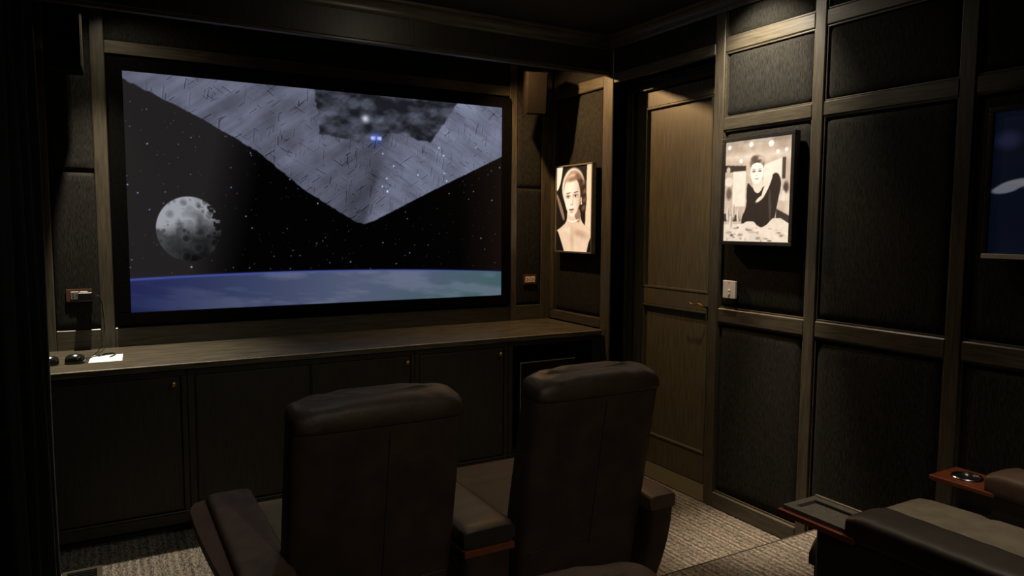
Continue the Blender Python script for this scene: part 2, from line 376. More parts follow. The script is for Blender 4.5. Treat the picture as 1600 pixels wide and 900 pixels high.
# ------------------------------------------------------------------ cabinets under the screen
CF = 4.175; CT = .895
def cab_body(name, x0, x1, label, open_front=False):
    t = empty(name, ((x0+x1)/2, CF+.3, 0), label, 'cabinet', 'built-in cabinets under the screen' if not open_front else None)
    if not open_front: box('body', M_CAB, t, x0+.001, x1-.001, CF+.022, FY-.01, .06, CT, .002)
    else:
        b_ = bmesh.new(); bm_box(b_, x0+.001, x0+.02, CF+.022, FY-.01, .06, CT); bm_box(b_, x1-.02, x1-.001, CF+.022, FY-.01, .06, CT)
        bm_box(b_, x0+.02, x1-.02, CF+.022, FY-.01, .06, .11); bm_box(b_, x0+.02, x1-.02, CF+.022, FY-.01, .87, CT)
        bm_box(b_, x0+.02, x1-.02, FY-.03, FY-.01, .11, .87); fin('body', b_, M_DARKHOLE, t, False, None, t.location)
    box('top_rail', M_CAB, t, x0+.001, x1-.001, CF, CF+.024, .858, CT, .002)
    box('plinth', M_CAB, t, x0+.001, x1-.001, CF-.006, CF+.024, .052, .112, .004)
    box('bead_moulding', M_CAB, t, x0+.001, x1-.001, CF-.010, CF+.01, .112, .121, .003)
    box('kick_board', M_DARKHOLE, t, x0+.001, x1-.001, CF+.05, CF+.07, 0, .06, .001)
    return t
def cab_door(t, x0, x1, knobx):
    d = box('door', M_CAB, t, x0+.003, x1-.003, CF+.003, CF+.021, .125, .855, .003)
    box('panel', M_CAB, d, x0+.010, x1-.010, CF-.001, CF+.004, .132, .848, .0015, t.location)
    if knobx is not None:
        k = fin('knob', lathe_bm([(.006, 0), (.006, -.010), (.0135, -.016), (.0145, -.022), (.010, -.028), (.003, -.030)], 'y', 20, (knobx, CF-.001, .818)), M_BRASS, d, True, None, t.location)
        k['label'] = 'small round brass knob'
def cstile(t, x0, x1): box('stile', M_CAB, t, x0, x1, CF-.003, CF+.022, .121, .858, .003)
A = cab_body('cabinet', LX+.005, .380, 'leftmost dark cabinet under the counter, by the curtain, brass knob at its right')
cab_door(A, LX+.03, .350, .312); cstile(A, .350, .379)
B = cab_body('cabinet', .380, 1.682, 'wide dark cabinet behind the left recliner, brass knob at its right end')
cstile(B, .381, .416); cab_door(B, .416, 1.034, None); cab_door(B, 1.036, 1.656, 1.628); cstile(B, 1.656, 1.681)
C_ = cab_body('cabinet', 1.682, 2.350, 'dark cabinet seen between the two recliner backs, left of the open bay')
cstile(C_, 1.683, 1.710); cab_door(C_, 1.710, 2.318, 2.282); cstile(C_, 2.318, 2.349)
O_ = cab_body('media_cabinet', 2.350, 3.118, 'open equipment bay at the right end of the counter', True)
cstile(O_, 2.351, 2.386); cstile(O_, 3.04, 3.117)
# electronics in the open bay
e = empty('media_receiver', (2.70, 4.45, .11), 'black electronic unit with a thin bright top edge in the open bay', 'electronics')
box('body', M_BLACK, e, 2.49, 2.95, 4.26, 4.70, .115, .722, .006)
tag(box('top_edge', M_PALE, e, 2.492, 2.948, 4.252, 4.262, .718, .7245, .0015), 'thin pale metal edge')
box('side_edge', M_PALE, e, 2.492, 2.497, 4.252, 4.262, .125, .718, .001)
box('glass_front', M_GLOSS, e, 2.50, 2.945, 4.254, 4.260, .13, .712, .001)
# counter
ct = solo('countertop', M_TOP, LX+.005, 3.105, 4.15, FY-.008, CT, .930, .005, 3)
tag(ct, 'continuous dark wooden countertop below the screen', 'countertop')
eb = box('edge_highlight', M_PALE, ct, LX+.006, 3.104, 4.1455, 4.1515, .922, .9285, .0015, Vector((0, 0, 0)))  # added pale strip: the highlight along the counter edge, painted in
eb.location = -ct.location; eb['label'] = 'front edge with its highlight painted pale'

# ------------------------------------------------------------------ pictures as coloured grids
def s2l(c):
    c = np.clip(c, 0, 1); return np.where(c <= .04045, c/12.92, ((c+.055)/1.055)**2.4)
class Pic:
    def __init__(s, w, h, aspect, base=(0, 0, 0)):
        s.w, s.h, s.asp = w, h, aspect
        s.u, s.v = np.meshgrid(np.linspace(0, 1, w), np.linspace(0, 1, h)); s.a = np.ones((h, w, 3))*np.array(base)
    def mixm(s, m, c): m = np.clip(m, 0, 1)[..., None]; s.a = s.a*(1-m)+np.asarray(c)*m
    def sd_ell(s, cx, cy, rx, ry, rot=0):
        x = (s.u-cx)*s.asp; y = s.v-cy; c, q = math.cos(rot), math.sin(rot); X = x*c+y*q; Y = -x*q+y*c
        return np.sqrt((X/rx)**2+(Y/ry)**2)
    def ell(s, cx, cy, rx, ry, c, soft=.08, rot=0): s.mixm((1-s.sd_ell(cx, cy, rx, ry, rot))/soft+.5, c)
    def inside(s, pts, wob=None):
        u, v = s.u, s.v
        if wob is not None: u = u+wob; v = v+wob
        ins = np.zeros(u.shape, bool); n = len(pts)
        for i in range(n):
            (x0, y0), (x1, y1) = pts[i], pts[(i+1) % n]
            if y0 == y1: continue
            ins ^= ((v < y0) != (v < y1)) & (u < (x1-x0)*(v-y0)/(y1-y0)+x0)
        return ins
    def blur(s, m, k):
        m = m.astype(float)
        for _ in range(k):
            p = np.pad(m, 1, mode='edge'); m = (p[1:-1, 1:-1]*2+p[:-2, 1:-1]+p[2:, 1:-1]+p[1:-1, :-2]+p[1:-1, 2:])/6
        return m
    def poly(s, pts, c, k=1, wob=None): s.mixm(s.blur(s.inside(pts, wob), k), c)
    def noise(s, fx, fy, seed, oct=4, rot=0):
        rs = np.random.RandomState(seed); out = np.zeros(s.u.shape); amp = 1; tot = 0
        c, q = math.cos(rot), math.sin(rot); U = (s.u*s.asp*c+s.v*q)+7; V = (-s.u*s.asp*q+s.v*c)+7
        for o in range(oct):
            g = rs.rand(256, 256); x = U*fx*2**o; y = V*fy*2**o; xi = np.floor(x).astype(int); yi = np.floor(y).astype(int)
            fx_ = x-xi; fy_ = y-yi; fx_ = fx_*fx_*(3-2*fx_); fy_ = fy_*fy_*(3-2*fy_)
            G = lambda i, j: g[(yi+j) % 256, (xi+i) % 256]
            out += amp*((G(0, 0)*(1-fx_)+G(1, 0)*fx_)*(1-fy_)+(G(0, 1)*(1-fx_)+G(1, 1)*fx_)*fy_); tot += amp; amp *= .5
        return out/tot
    def mesh(s, name, p00, pu, pv):
        """grid whose lower left corner is p00, spanned by pu and pv"""
        w, h = s.w, s.h; U = s.u.ravel()[:, None]; V = s.v.ravel()[:, None]
        co = np.array(p00)+U*np.array(pu)+V*np.array(pv)
        idx = np.arange(w*h).reshape(h, w); q = np.stack([idx[:-1, :-1], idx[:-1, 1:], idx[1:, 1:], idx[1:, :-1]], -1).reshape(-1, 4)
        me = bpy.data.meshes.new(name); nf = len(q); me.vertices.add(w*h); me.loops.add(nf*4); me.polygons.add(nf)
        me.vertices.foreach_set('co', co.astype('f').ravel()); me.loops.foreach_set('vertex_index', q.astype('i').ravel())
        me.polygons.foreach_set('loop_start', np.arange(0, nf*4, 4, dtype='i')); me.update(calc_edges=True)
        at = me.color_attributes.new('Col', 'FLOAT_COLOR', 'POINT')
        at.data.foreach_set('color', np.concatenate([s2l(s.a), np.ones((h, w, 1))], -1).astype('f').ravel()); return me

# ------------------------------------------------------------------ the screen: a film still of space
def space_picture():
    P = Pic(760, 428, 1.78, (.008, .007, .008)); u, v = P.u, P.v
    P.mixm(np.clip((.30-u-.12*(.6-v))/.12, 0, 1)*.95, (.135, .125, .128)); P.mixm(np.clip((u-.86)/.14, 0, 1)*.9, (.085, .055, .045))
    rs = np.random.RandomState(5)
    for i in range(430):
        x, y = rs.rand(), .16+rs.rand()*.8; b = rs.rand()**3; r = .0017+.0014*b
        d2 = ((u-x)*1.78)**2+(v-y)**2; P.mixm(np.exp(-d2/(r*r))*(.25+.75*b), (.62, .66, .95) if rs.rand() < .7 else (.8, .8, .8))
    # planet
    cx, R = .43, 18.; cy = .157-R; d = np.sqrt(((u-cx)*1.78)**2+(v-cy)**2)
    edge = d-R; n1 = P.noise(3, 14, 11, 5, -.12); n2 = P.noise(5, 20, 12, 5, -.1)
    t = np.clip(u*1.9, 0, 1)[..., None]; col = np.array((.12, .145, .31))*(1-t)+np.array((.31, .345, .44))*t
    g = np.clip((u-.62)/.25+(n1-.5)*1.5, 0, 1)[..., None]; col = col*(1-g*.85)+np.array((.24, .36, .36))*g*.85
    cl = np.clip((n2-.44)*4.5, 0, 1)[..., None]*.55*np.clip(u*2.2+.1, .15, 1)[..., None]; col = col*(1-cl)+np.array((.43, .46, .54))*cl
    P.mixm((-edge)/.003+.5, col); P.mixm(np.exp(-((edge+.003)/.005)**2)*np.clip(.95-u*.5, .3, 1), (.27, .31, .66))
    # cratered moon lit from the upper left
    mx, my, mr = .132, .352, .142; X = (u-mx)*1.78/(mr*.93); Y = (v-my)/mr; rr = np.sqrt(X*X+Y*Y)
    n = P.noise(18, 18, 21, 5); sh = np.clip(.72-.30*X+.30*Y-(n-.5)*.9, .05, 1)
    for k in range(26):
        qx, qy = rs.uniform(-.9, .9, 2); q = rs.uniform(.04, .17)
        dd = np.sqrt((X-qx)**2+(Y-qy)**2)/q; sh = sh*(1-.28*np.clip(1.1-dd, 0, 1))+.12*np.exp(-((dd-1)/.18)**2)
    band = np.clip((Y+.25+(n-.5)*1.2)*3, 0, 1); sh = sh*(.45+.55*band)+.0
    lim = 1-np.clip((X-.35)*.55, 0, .4)*(P.noise(34, 60, 23, 3) > .5); m = (lim-rr)/.03
    P.mixm(m, np.clip(sh, 0, 1)[..., None]*np.array((.60, .61, .64)))
    # huge tapering rock face that fills the top of the picture
    wob = (P.noise(40, 40, 31, 3)-.5)*.006
    out = [(-.05, 1.02), (-.02, .985), (.16, .835), (.292, .705), (.419, .526), (.545, .392), (.572, .378), (.60, .395), (.783, .558), (1.05, .785), (1.05, 1.05)]
    ins = P.blur(P.inside(out, wob), 1)
    a1 = P.noise(3, 30, 33, 5, .62); a2 = P.noise(5, 46, 34, 5, -.55); b1 = P.noise(12, 12, 35, 5)
    ridge = .572+(v-.38)*.19+(b1-.5)*.02
    left = np.clip((ridge-u)*60+.5, 0, 1); lum_l = .385+.16*(a1-.5)+.16*(b1-.5); lum_r = .455+.16*(a2-.5)+.16*(b1-.5)
    lum = left*lum_l+(1-left)*lum_r; lum = lum+.06*(v-.6)-.10*np.exp(-((ridge-u-.04)/.07)**2)
    for k in range(700):
        x, y = rs.uniform(.02, 1), rs.uniform(.40, 1); L_, wd = rs.uniform(.004, .03), rs.uniform(.001, .0022)
        ang = rs.choice([.62, -.55, 1.45])+rs.uniform(-.1, .1); c, q = math.cos(ang), math.sin(ang)
        dx, dy = (u-x)*1.78, v-y; s_ = dx*c+dy*q; t_ = -dx*q+dy*c
        lum = lum-rs.uniform(.06, .26)*(np.abs(s_) < L_)*np.exp(-(t_/wd)**2)+.05*(np.abs(s_) < L_)*np.exp(-((t_-wd*2)/wd)**2)
    for k in range(14):
        x, y = rs.uniform(.62, .98), rs.uniform(.5, .85); lum = lum+.5*np.exp(-(((u-x)*1.78)**2+(v-y)**2)/(.004**2))
    # dark craggy hollow at the top
    hol = P.blur(P.inside([(.44, 1.02), (.455, .80), (.56, .77), (.655, .83), (.77, .79), (.86, 1.02)], wob*2), 3)
    c3 = P.noise(16, 26, 41, 4, .1); lum = lum*(1-hol)+hol*(.12+.55*np.clip(c3-.32, 0, 1)**1.0)
    P.mixm(ins, np.clip(lum, .02, 1)[..., None]*np.array((.90, .93, 1.10)))
    # a pair of bright blue-white glows in front of it
    for x in (.600, .617): P.mixm(np.exp(-(((u-x)*1.78/.012)**4+((v-.795)/.009)**4)), (.96, .98, 1.0))
    P.mixm(.55*np.exp(-(((u-.608)*1.78)**2+(v-.793)**2)/(.028**2)), (.30, .42, .95))
    P.mixm(.8*np.exp(-(((u-.578)*1.78)**2+(v-.885)**2)/(.017**2)), (.9, .92, .98))
    return P
SX0, SX1, SZ0, SZ1 = .15, 2.67, 1.135, 2.55
scr = empty('projection_screen', (1.41, 4.87, SZ0), 'large black framed screen showing a planet, a moon and a grey rock mass in space', 'screen')
def frame4(name, mat, parent, x0, x1, z0, z1, wdt, y0, y1, bev):
    b_ = bmesh.new(); bm_box(b_, x0-wdt, x1+wdt, y0, y1, z0-wdt, z0, bev); bm_box(b_, x0-wdt, x1+wdt, y0, y1, z1, z1+wdt, bev)
    bm_box(b_, x0-wdt, x0, y0, y1, z0, z1, bev); bm_box(b_, x1, x1+wdt, y0, y1, z0, z1, bev)
    return fin(name, b_, mat, parent, False, None, parent.location)
frame4('frame', M_VELVET, scr, SX0, SX1, SZ0, SZ1, .075, 4.845, 4.868, .004)
P = space_picture(); me = P.mesh('picture', Vector((SX0, 4.86, SZ0))-scr.location, (SX1-SX0, 0, 0), (0, 0, SZ1-SZ0))
link('picture', me, picture_mat('screen_picture', 1.0), scr)

# ------------------------------------------------------------------ framed pictures on the right wall
def chai(pts, n=2):
    for _ in range(n):
        o = []
        for (a, b), (c, d) in zip(pts, pts[1:]+pts[:1]): o += [(a*.75+c*.25, b*.75+d*.25), (a*.25+c*.75, b*.25+d*.75)]
        pts = o
    return pts
def portrait():
    P = Pic(170, 220, .76, (.09, .065, .05)); u, v = P.u, P.v
    P.poly(chai([(-.2, 1.2), (-.2, .70), (.10, .72), (.22, 1.2)]), (1, .93, .82), 3); P.poly([(.86, 1.1), (.82, .3), (1.1, .2), (1.1, 1.1)], (.95, .83, .68), 3)
    P.poly(chai([(-.05, .70), (.04, .68), (.26, .40), (.20, .34)]), (.58, .45, .36), 3)
    # rim-lit wavy hair, brushed back
    P.ell(.48, .745, .245, .235, (1, .92, .80), .12); P.ell(.50, .735, .222, .215, (.70, .54, .42), .2)
    P.ell(.58, .80, .16, .10, (.34, .23, .17), .6, -.5); P.ell(.40, .86, .12, .05, (.88, .73, .58), .7, .4)
    P.poly(chai([(.66, .86), (.80, .80), (.86, .66), (.84, .48), (.74, .44), (.66, .56), (.70, .72)]), (.20, .13, .10), 3)
    for cx, cy in ((.76, .80), (.80, .70), (.80, .60), (.77, .51)): P.ell(cx, cy, .035, .022, (.46, .34, .26), 1.4, .6)
    # neck, shoulders, open neckline of a dark dress
    P.poly(chai([(.30, .50), (.68, .50), (.70, .36), (.86, .29), (1.08, .22), (1.1, -.1), (-.1, -.1), (-.08, .22), (.16, .29), (.32, .36)]), (.93, .80, .67), 2)
    P.poly(chai([(.50, .46), (.68, .52), (.69, .36), (.60, .33)]), (.60, .46, .36), 4)
    P.ell(.42, .25, .14, .03, (.99, .88, .76), 1.2); P.ell(.68, .21, .16, .04, (.80, .65, .52), 1.3, -.2); P.ell(.46, .15, .04, .12, (.85, .71, .58), 1.5)
    P.poly(chai([(-.2, .27), (.02, .26), (.14, .12), (.30, -.1), (-.2, -.1)], 1), (.05, .03, .03), 2)
    P.poly(chai([(1.2, .22), (.98, .18), (.90, .08), (.84, -.1), (1.2, -.1)], 1), (.06, .04, .03), 2)
    P.poly(chai([(.31, .385), (.45, .352), (.66, .385), (.66, .370), (.45, .335), (.31, .370)], 1), (1, .96, .88), 1)
    # face, lit from the left
    P.poly(chai([(.22, .74), (.28, .84), (.45, .87), (.60, .84), (.68, .70), (.66, .56), (.58, .45), (.46, .40), (.34, .44), (.25, .55), (.21, .66)]), (1.0, .92, .81), 2)
    P.mixm(.55*np.clip((u-.50)/.16, 0, 1)*(1-np.clip((P.sd_ell(.45, .63, .175, .235)-1)/.06, 0, 1)), (.74, .57, .44))
    P.ell(.46, .85, .13, .025, (.62, .47, .36), 1.2, .1)
    for ex, ey in ((.335, .642), (.545, .650)):
        P.ell(ex, ey+.006, .050, .022, (.70, .55, .44), 1.2); P.ell(ex, ey, .033, .011, (.96, .90, .82), .6); P.ell(ex, ey, .013, .012, (.14, .09, .07), .5)
        P.ell(ex, ey+.010, .038, .0045, (.22, .15, .11), .8); P.ell(ex+.01, ey+.046, .050, .006, (.42, .30, .23), .9, .10)
    P.ell(.475, .60, .010, .060, (.86, .71, .58), 1.3); P.ell(.43, .555, .028, .008, (.62, .46, .36), 1.0); P.ell(.425, .568, .018, .014, (1, .95, .87), 1.2)
    P.ell(.435, .495, .056, .0065, (.42, .22, .17), .7, .04); P.ell(.435, .484, .046, .0075, (.66, .42, .34), 1.0); P.ell(.44, .460, .04, .008, (.80, .64, .52), 1.2)
    P.ell(.705, .60, .016, .034, (.90, .75, .62), .5); P.ell(.712, .560, .011, .012, (1, .98, .92), .3)
    n = P.noise(22, 22, 3, 3); P.a = P.a*(1+(n[..., None]-.5)*.08); return P
def cafe():
    P = Pic(190, 240, .79, (.78, .69, .60)); v = P.v
    P.mixm(np.clip((v-.80)/.2, 0, 1)*.55, (.52, .45, .38)); P.mixm(np.clip(1-np.abs(v-.84)/.06, 0, 1)*.6, (.93, .86, .78))
    P.mixm(np.clip((P.noise(6, 6, 9, 3)-.5)*3, 0, 1)*.5, (.95, .89, .81))
    P.poly([(0, .77), (.33, .75), (.33, .69), (0, .70)], (.20, .16, .14), 2); P.poly([(.87, .80), (.92, .80), (.92, .60), (.87, .60)], (.26, .22, .18), 2)
    P.poly([(.60, .74), (.86, .80), (.86, .50), (.60, .50)], (.95, .89, .81), 3)
    for x, y, r in ((.40, .955, .025), (.70, .945, .03), (.06, .945, .02), (.80, .86, .018), (.92, .87, .018), (.25, .80, .02)): P.ell(x, y, r, r, (1, .98, .93), .5)
    P.poly([(.13, .70), (.33, .70), (.33, .35), (.13, .35)], (.95, .88, .80), 2); P.poly([(.80, .46), (1.1, .46), (1.1, .38), (.80, .40)], (.86, .79, .71), 2)
    P.ell(.06, .60, .06, .045, (.92, .85, .78), .4); P.ell(.07, .48, .035, .06, (.40, .33, .29), .7); P.ell(.05, .72, .025, .03, (.80, .72, .64), .5)
    P.ell(.93, .52, .03, .05, (.30, .25, .21), .7); P.ell(.90, .44, .02, .05, (.9, .83, .76), .6)
    # seated woman in a plain dark dress, one arm bent and raised
    P.poly(chai([(.36, .60), (.44, .52), (.58, .52), (.66, .56), (.74, .66), (.82, .66), (.87, .56), (.83, .42), (.80, .30), (.76, .12), (.66, .10), (.30, .10), (.27, .22), (.36, .34), (.35, .48)], 2), (.15, .12, .105), 1)
    P.poly(chai([(.44, .62), (.60, .62), (.60, .52), (.52, .46), (.44, .52)]), (.92, .83, .74), 1)
    P.poly(chai([(.57, .44), (.63, .44), (.74, .62), (.73, .69), (.66, .66), (.64, .58)]), (.95, .87, .78), 1)
    P.ell(.715, .675, .032, .026, (.97, .90, .82), .4, .5); P.ell(.56, .42, .06, .018, (.93, .85, .76), .5, .6)
    P.mixm(.6*(P.blur(P.inside(chai([(.70, .56), (.74, .30), (.72, .14), (.68, .40)])), 2)), (.36, .30, .26))
    P.ell(.50, .765, .086, .078, (.50, .40, .33), .3); P.ell(.55, .80, .05, .035, (.80, .71, .62), .8); P.ell(.46, .81, .04, .03, (.36, .28, .23), .9); P.ell(.50, .775, .05, .02, (.30, .23, .19), .9, .3)
    P.poly(chai([(.40, .72), (.44, .77), (.56, .77), (.60, .72), (.59, .62), (.53, .565), (.47, .565), (.41, .62)]), (1, .94, .87), 1)
    for ex in (.455, .545): P.ell(ex, .688, .020, .009, (.50, .39, .32), .9); P.ell(ex, .708, .020, .003, (.45, .35, .29), 1)
    P.ell(.50, .614, .024, .005, (.62, .44, .36), .8); P.ell(.502, .648, .012, .004, (.76, .64, .55), 1)
    # cloth covered table with crockery in front
    P.poly([(.80, .32), (1.02, .24), (1.02, .14), (.80, .22)], (.20, .17, .15), 2); P.poly([(-.02, .28), (.26, .26), (.26, .20), (-.02, .20)], (.26, .22, .19), 2)
    P.poly(chai([(-.1, .17), (.30, .17), (.36, .20), (.48, .20), (.52, .16), (.62, .13), (.80, .26), (1.1, .13), (1.1, -.2), (-.1, -.2)], 1), (.90, .83, .75), 1)
    rs = np.random.RandomState(4)
    for k in range(46):
        x, y = rs.uniform(.02, .98), rs.uniform(.01, .14); c = rs.uniform(.40, .98); P.ell(x, y, rs.uniform(.008, .035), rs.uniform(.005, .014), (c, c*.91, c*.82), .9)
    for x, y in ((.06, .27), (.15, .30), (.23, .26), (.11, .20)): P.ell(x, y, .022, .075, (.88, .81, .74), .6); P.ell(x+.01, y, .006, .06, (.55, .48, .42), 1)
    n = P.noise(20, 20, 8, 3); P.a = P.a*(1+(n[..., None]-.5)*.12); return P
def nightblue():
    P = Pic(120, 150, .8, (.020, .050, .105)); P.mixm(P.noise(4, 4, 6, 3)*.4, (.045, .075, .15))
    P.ell(.10, .80, .07, .06, (.13, .13, .24), .9); P.ell(.16, .49, .10, .032, (.47, .47, .50), .3, .25); P.ell(.30, .50, .06, .02, (.50, .50, .52), .3)
    P.ell(.10, .46, .08, .03, (.44, .45, .50), .3, .2); P.ell(.40, .74, .10, .05, (.38, .42, .50), .4); P.ell(.72, .40, .20, .28, (.10, .13, .22), .8)
    P.ell(.72, .72, .10, .13, (.42, .40, .42), .5); P.ell(.5, .47, .2, .03, (.40, .40, .44), .5); return P
def poster(name, y0, y1, z0, z1, pic, strength, label, framemat, fw=.016, dep=.05, alb=.15):
    t = empty(name, (WX, (y0+y1)/2, z0), label, 'framed picture', 'framed pictures on the right wall'); xf = WX-dep; b_ = bmesh.new()
    for (a0, a1, c0, c1) in ((y0-fw, y1+fw, z0-fw, z0), (y0-fw, y1+fw, z1, z1+fw), (y0-fw, y0, z0, z1), (y1, y1+fw, z0, z1)):
        bm_box(b_, xf-.008, WX-.016, a0, a1, c0, c1, .004, 2)
    fin('frame', b_, framemat, t, False, None, t.location)
    box('backing', M_BLKFR, t, xf+.004, WX-.018, y0-.002, y1+.002, z0-.002, z1+.002, 0)
    P = pic(); me = P.mesh('picture', Vector((xf+.002, y1, z0))-t.location, (0, y0-y1, 0), (0, 0, z1-z0))
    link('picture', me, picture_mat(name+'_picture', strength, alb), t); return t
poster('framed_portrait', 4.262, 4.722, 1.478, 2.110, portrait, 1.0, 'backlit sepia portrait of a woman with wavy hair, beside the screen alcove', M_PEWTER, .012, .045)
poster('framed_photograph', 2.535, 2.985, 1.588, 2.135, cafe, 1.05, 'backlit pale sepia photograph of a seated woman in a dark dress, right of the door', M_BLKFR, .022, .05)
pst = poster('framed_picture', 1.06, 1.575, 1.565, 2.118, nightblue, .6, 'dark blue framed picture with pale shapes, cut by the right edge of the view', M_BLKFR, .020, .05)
for nm, (y0, y1, z0, z1) in (('sill', (1.04, 1.592, 1.547, 1.566)),):
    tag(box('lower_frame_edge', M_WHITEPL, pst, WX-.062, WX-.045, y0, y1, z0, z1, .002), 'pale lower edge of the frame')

# ------------------------------------------------------------------ wall devices
sw = empty('light_switch', (WX, 2.955, 1.27), 'white dimmer plate with two round buttons, right of the door', 'light switch')
sx = WX-.018
box('plate', M_WHITEPL, sw, sx-.008, sx+.006, 2.906, 3.000, 1.262, 1.362, .004, seg=3)
for z in (1.306, 1.287):
    fin('button', lathe_bm([(.0075, 0), (.0075, -.003), (.006, -.006), (.002, -.007)], 'x', 18, (sx-.007, 2.951, z)), M_WHITEPL, sw, True, None, sw.location)
for z in (1.352, 1.272):
    fin('screw', lathe_bm([(.003, 0), (.003, -.001)], 'x', 12, (sx-.008, 2.953, z)), M_STEEL, sw, False, None, sw.location)
def outlet(x0, x1, z0, z1, sock, lab, yf=FY-.010, full=True):
    t = empty('wall_outlet', ((x0+x1)/2, FY, z0), lab, 'outlet', 'outlets beside the screen')
    box('plate', M_BROWNPL, t, x0, x1, yf-.007, yf+.004, z0, z1, .003, seg=2)
    zc = (z0+z1)/2; w = .034; xc = (x0+x1)/2
    cs = (xc-.0225, xc+.0225)
    for c in cs:
        r = box('receptacle', sock, t, c-.0215, c+.0215, yf-.012, yf-.005, zc-.023, zc+.023, .005, seg=3)
        b_ = bmesh.new(); bm_box(b_, c-.012, c-.003, yf-.0128, yf-.0115, zc+.006, zc+.010); bm_box(b_, c-.012, c-.003, yf-.0128, yf-.0115, zc-.010, zc-.006)
        bm_box(b_, c+.006, c+.012, yf-.0128, yf-.0115, zc-.0035, zc+.0035); fin('slots', b_, M_DARKHOLE, r, False, None, t.location)
outlet(-.178, -.048, 1.212, 1.285, M_GREYPL, 'brown outlet plate left of the screen with a black adapter plugged in')
outlet(2.868, 2.988, 1.208, 1.285, M_IVORY, 'brown outlet plate with ivory sockets right of the screen')
ad = empty('power_adapter', (-.085, 4.85, 1.22), 'black plug-in power adapter with a thin cord hanging to the counter', 'power adapter')
box('housing', M_BLACK, ad, -.118, -.048, 4.795, 4.852, 1.220, 1.268, .006, seg=3)
cpts = [(-.048, 4.82, 1.252), (-.03, 4.80, 1.255), (-.012, 4.795, 1.245), (.0, 4.80, 1.20), (.005, 4.81, 1.12), (.008, 4.83, 1.05), (.0, 4.80, 1.0),
        (-.015, 4.72, .965), (-.03, 4.66, .942), (-.05, 4.60, .937), (-.07, 4.55, .937), (-.085, 4.50, .937), (-.10, 4.46, .940)]
fin('cord', tube_bm(cpts, .0028, 7), M_BLACK, ad, True, None, ad.location)
def gadget(x, y, rx, ry, h, lab):
    t = empty('desk_gadget', (x, y, .93), lab, 'gadget', 'gadgets on the left end of the counter')
    rings = [superring(x, y, .9302+a, rx*s, ry*s, 3.2, 32) for a, s in ((0, .93), (.006, 1), (h*.45, 1), (h*.8, .9), (h, .62), (h*1.03, .3))]
    fin('body', loft_bm(rings), M_GLOSS, t, True, None, t.location)
    fin('dial', lathe_bm([(.030, -.006), (.030, 0), (.024, .006), (.012, .010), (.004, .011)], 'z', 20, (x, y-.005, .93+h*.93)), M_STEEL, t, True, None, t.location)
    for s in (-1, 1): box('foot', M_BLACK, t, x+s*rx*.55-.006, x+s*rx*.55+.006, y-.01, y+.01, .9302, .934, .001)
gadget(-.135, 4.415, .047, .050, .042, 'glossy black gadget with a metal dial on the counter, beside the paper')
gadget(-.250, 4.415, .045, .048, .040, 'glossy black gadget half hidden by the curtain at the left end of the counter')
lc = fin('loose_cable', tube_bm([(-.07, 4.52, .934), (-.03, 4.58, .934), (0, 4.62, .934), (.035, 4.64, .934), (.05, 4.62, .934), (.045, 4.60, .934), (.01, 4.58, .934), (-.03, 4.55, .934)], .0035, 7), M_BLACK, None, True)
tag(lc, 'short dark coiled cable on the counter behind the paper', 'cable')
bm = bmesh.new(); vs = [bm.verts.new(p) for p in ((-.074, 4.364, 0), (.083, 4.363, 0), (.092, 4.590, 0), (-.062, 4.602, 0))]; f0 = bm.faces.new(vs)
ex = bmesh.ops.extrude_face_region(bm, geom=[f0]); bmesh.ops.translate(bm, verts=[g for g in ex['geom'] if isinstance(g, bmesh.types.BMVert)], vec=(0, 0, .002)); bmesh.ops.recalc_face_normals(bm, faces=bm.faces)
pp = fin('paper_sheet', bm, M_PAPER, None, False, (0, 4.48, .9305), (0, 4.48, 0)); tag(pp, 'bright white sheet of paper lying on the counter', 'paper')
pn = fin('pen', tube_bm([(.022, 4.485, .9365), (.03, 4.50, .9365), (.052, 4.553, .9365), (.056, 4.563, .9365)], [.001, .0035, .0035, .0025], 10), M_INK, None, True)
tag(pn, 'dark pen lying on the white sheet of paper', 'pen')

# ------------------------------------------------------------------ loudspeakers in the alcove corners
def speaker(x, y, z, wd, ht, dp, tilt, rz, lab):
    t = empty('wall_speaker', (x, y, z), lab, 'speaker', 'surround speakers beside the screen'); t.rotation_euler = (tilt, 0, rz)
    b_ = bmesh.new(); bm_box(b_, -wd/2, wd/2, 0, dp, 0, ht, .004, 2); me = fin('cabinet', b_, M_SPK, t)
    b_ = bmesh.new(); bm_box(b_, -wd/2+.006, wd/2-.006, -.010, .001, .008, ht-.008, .004, 2); fin('grille', b_, M_GRILLE, t)
    b_ = bmesh.new(); bm_box(b_, -.02, .02, dp, dp+.06, ht*.45, ht*.6, .003); fin('bracket', b_, M_BLACK, t)
    return t
speaker(2.805, 4.59, 2.475, .155, .30, .15, .20, -.36, 'dark box speaker mounted tilted at the right side of the screen')
speaker(-.125, 4.55, 2.48, .165, .29, .20, .0, .0, 'dark box speaker high at the left side of the screen, by the curtain')

# ------------------------------------------------------------------ curtain on the left, floor vent
def curtain():
    bm = bmesh.new(); ny, nz = 260, 14; g = []
    y0, y1 = .9, 4.06
    rs = random.Random(3); ph = [rs.uniform(0, 6.28) for _ in range(3)]
    for i in range(ny+1):
        y = y0+(y1-y0)*i/ny; row = []
        for j in range(nz+1):
            z = .012+(2.9-.012)*j/nz; s = z/2.9
            a = .036*math.sin(y*15+ph[0]+.2*math.sin(z*1.1))+.007*math.sin(y*41+ph[1])+.006*math.sin(y*6+z*2)
            row.append(bm.verts.new((-.245+a-.015*s, y-.02*(1-s)*math.sin(y*9), z)))
        g.append(row)
    for i in range(ny):
        for j in range(nz): bm.faces.new((g[i][j], g[i+1][j], g[i+1][j+1], g[i][j+1]))
    r = bmesh.ops.solidify(bm, geom=bm.faces[:], thickness=.006)
    bmesh.ops.recalc_face_normals(bm, faces=bm.faces); return bm
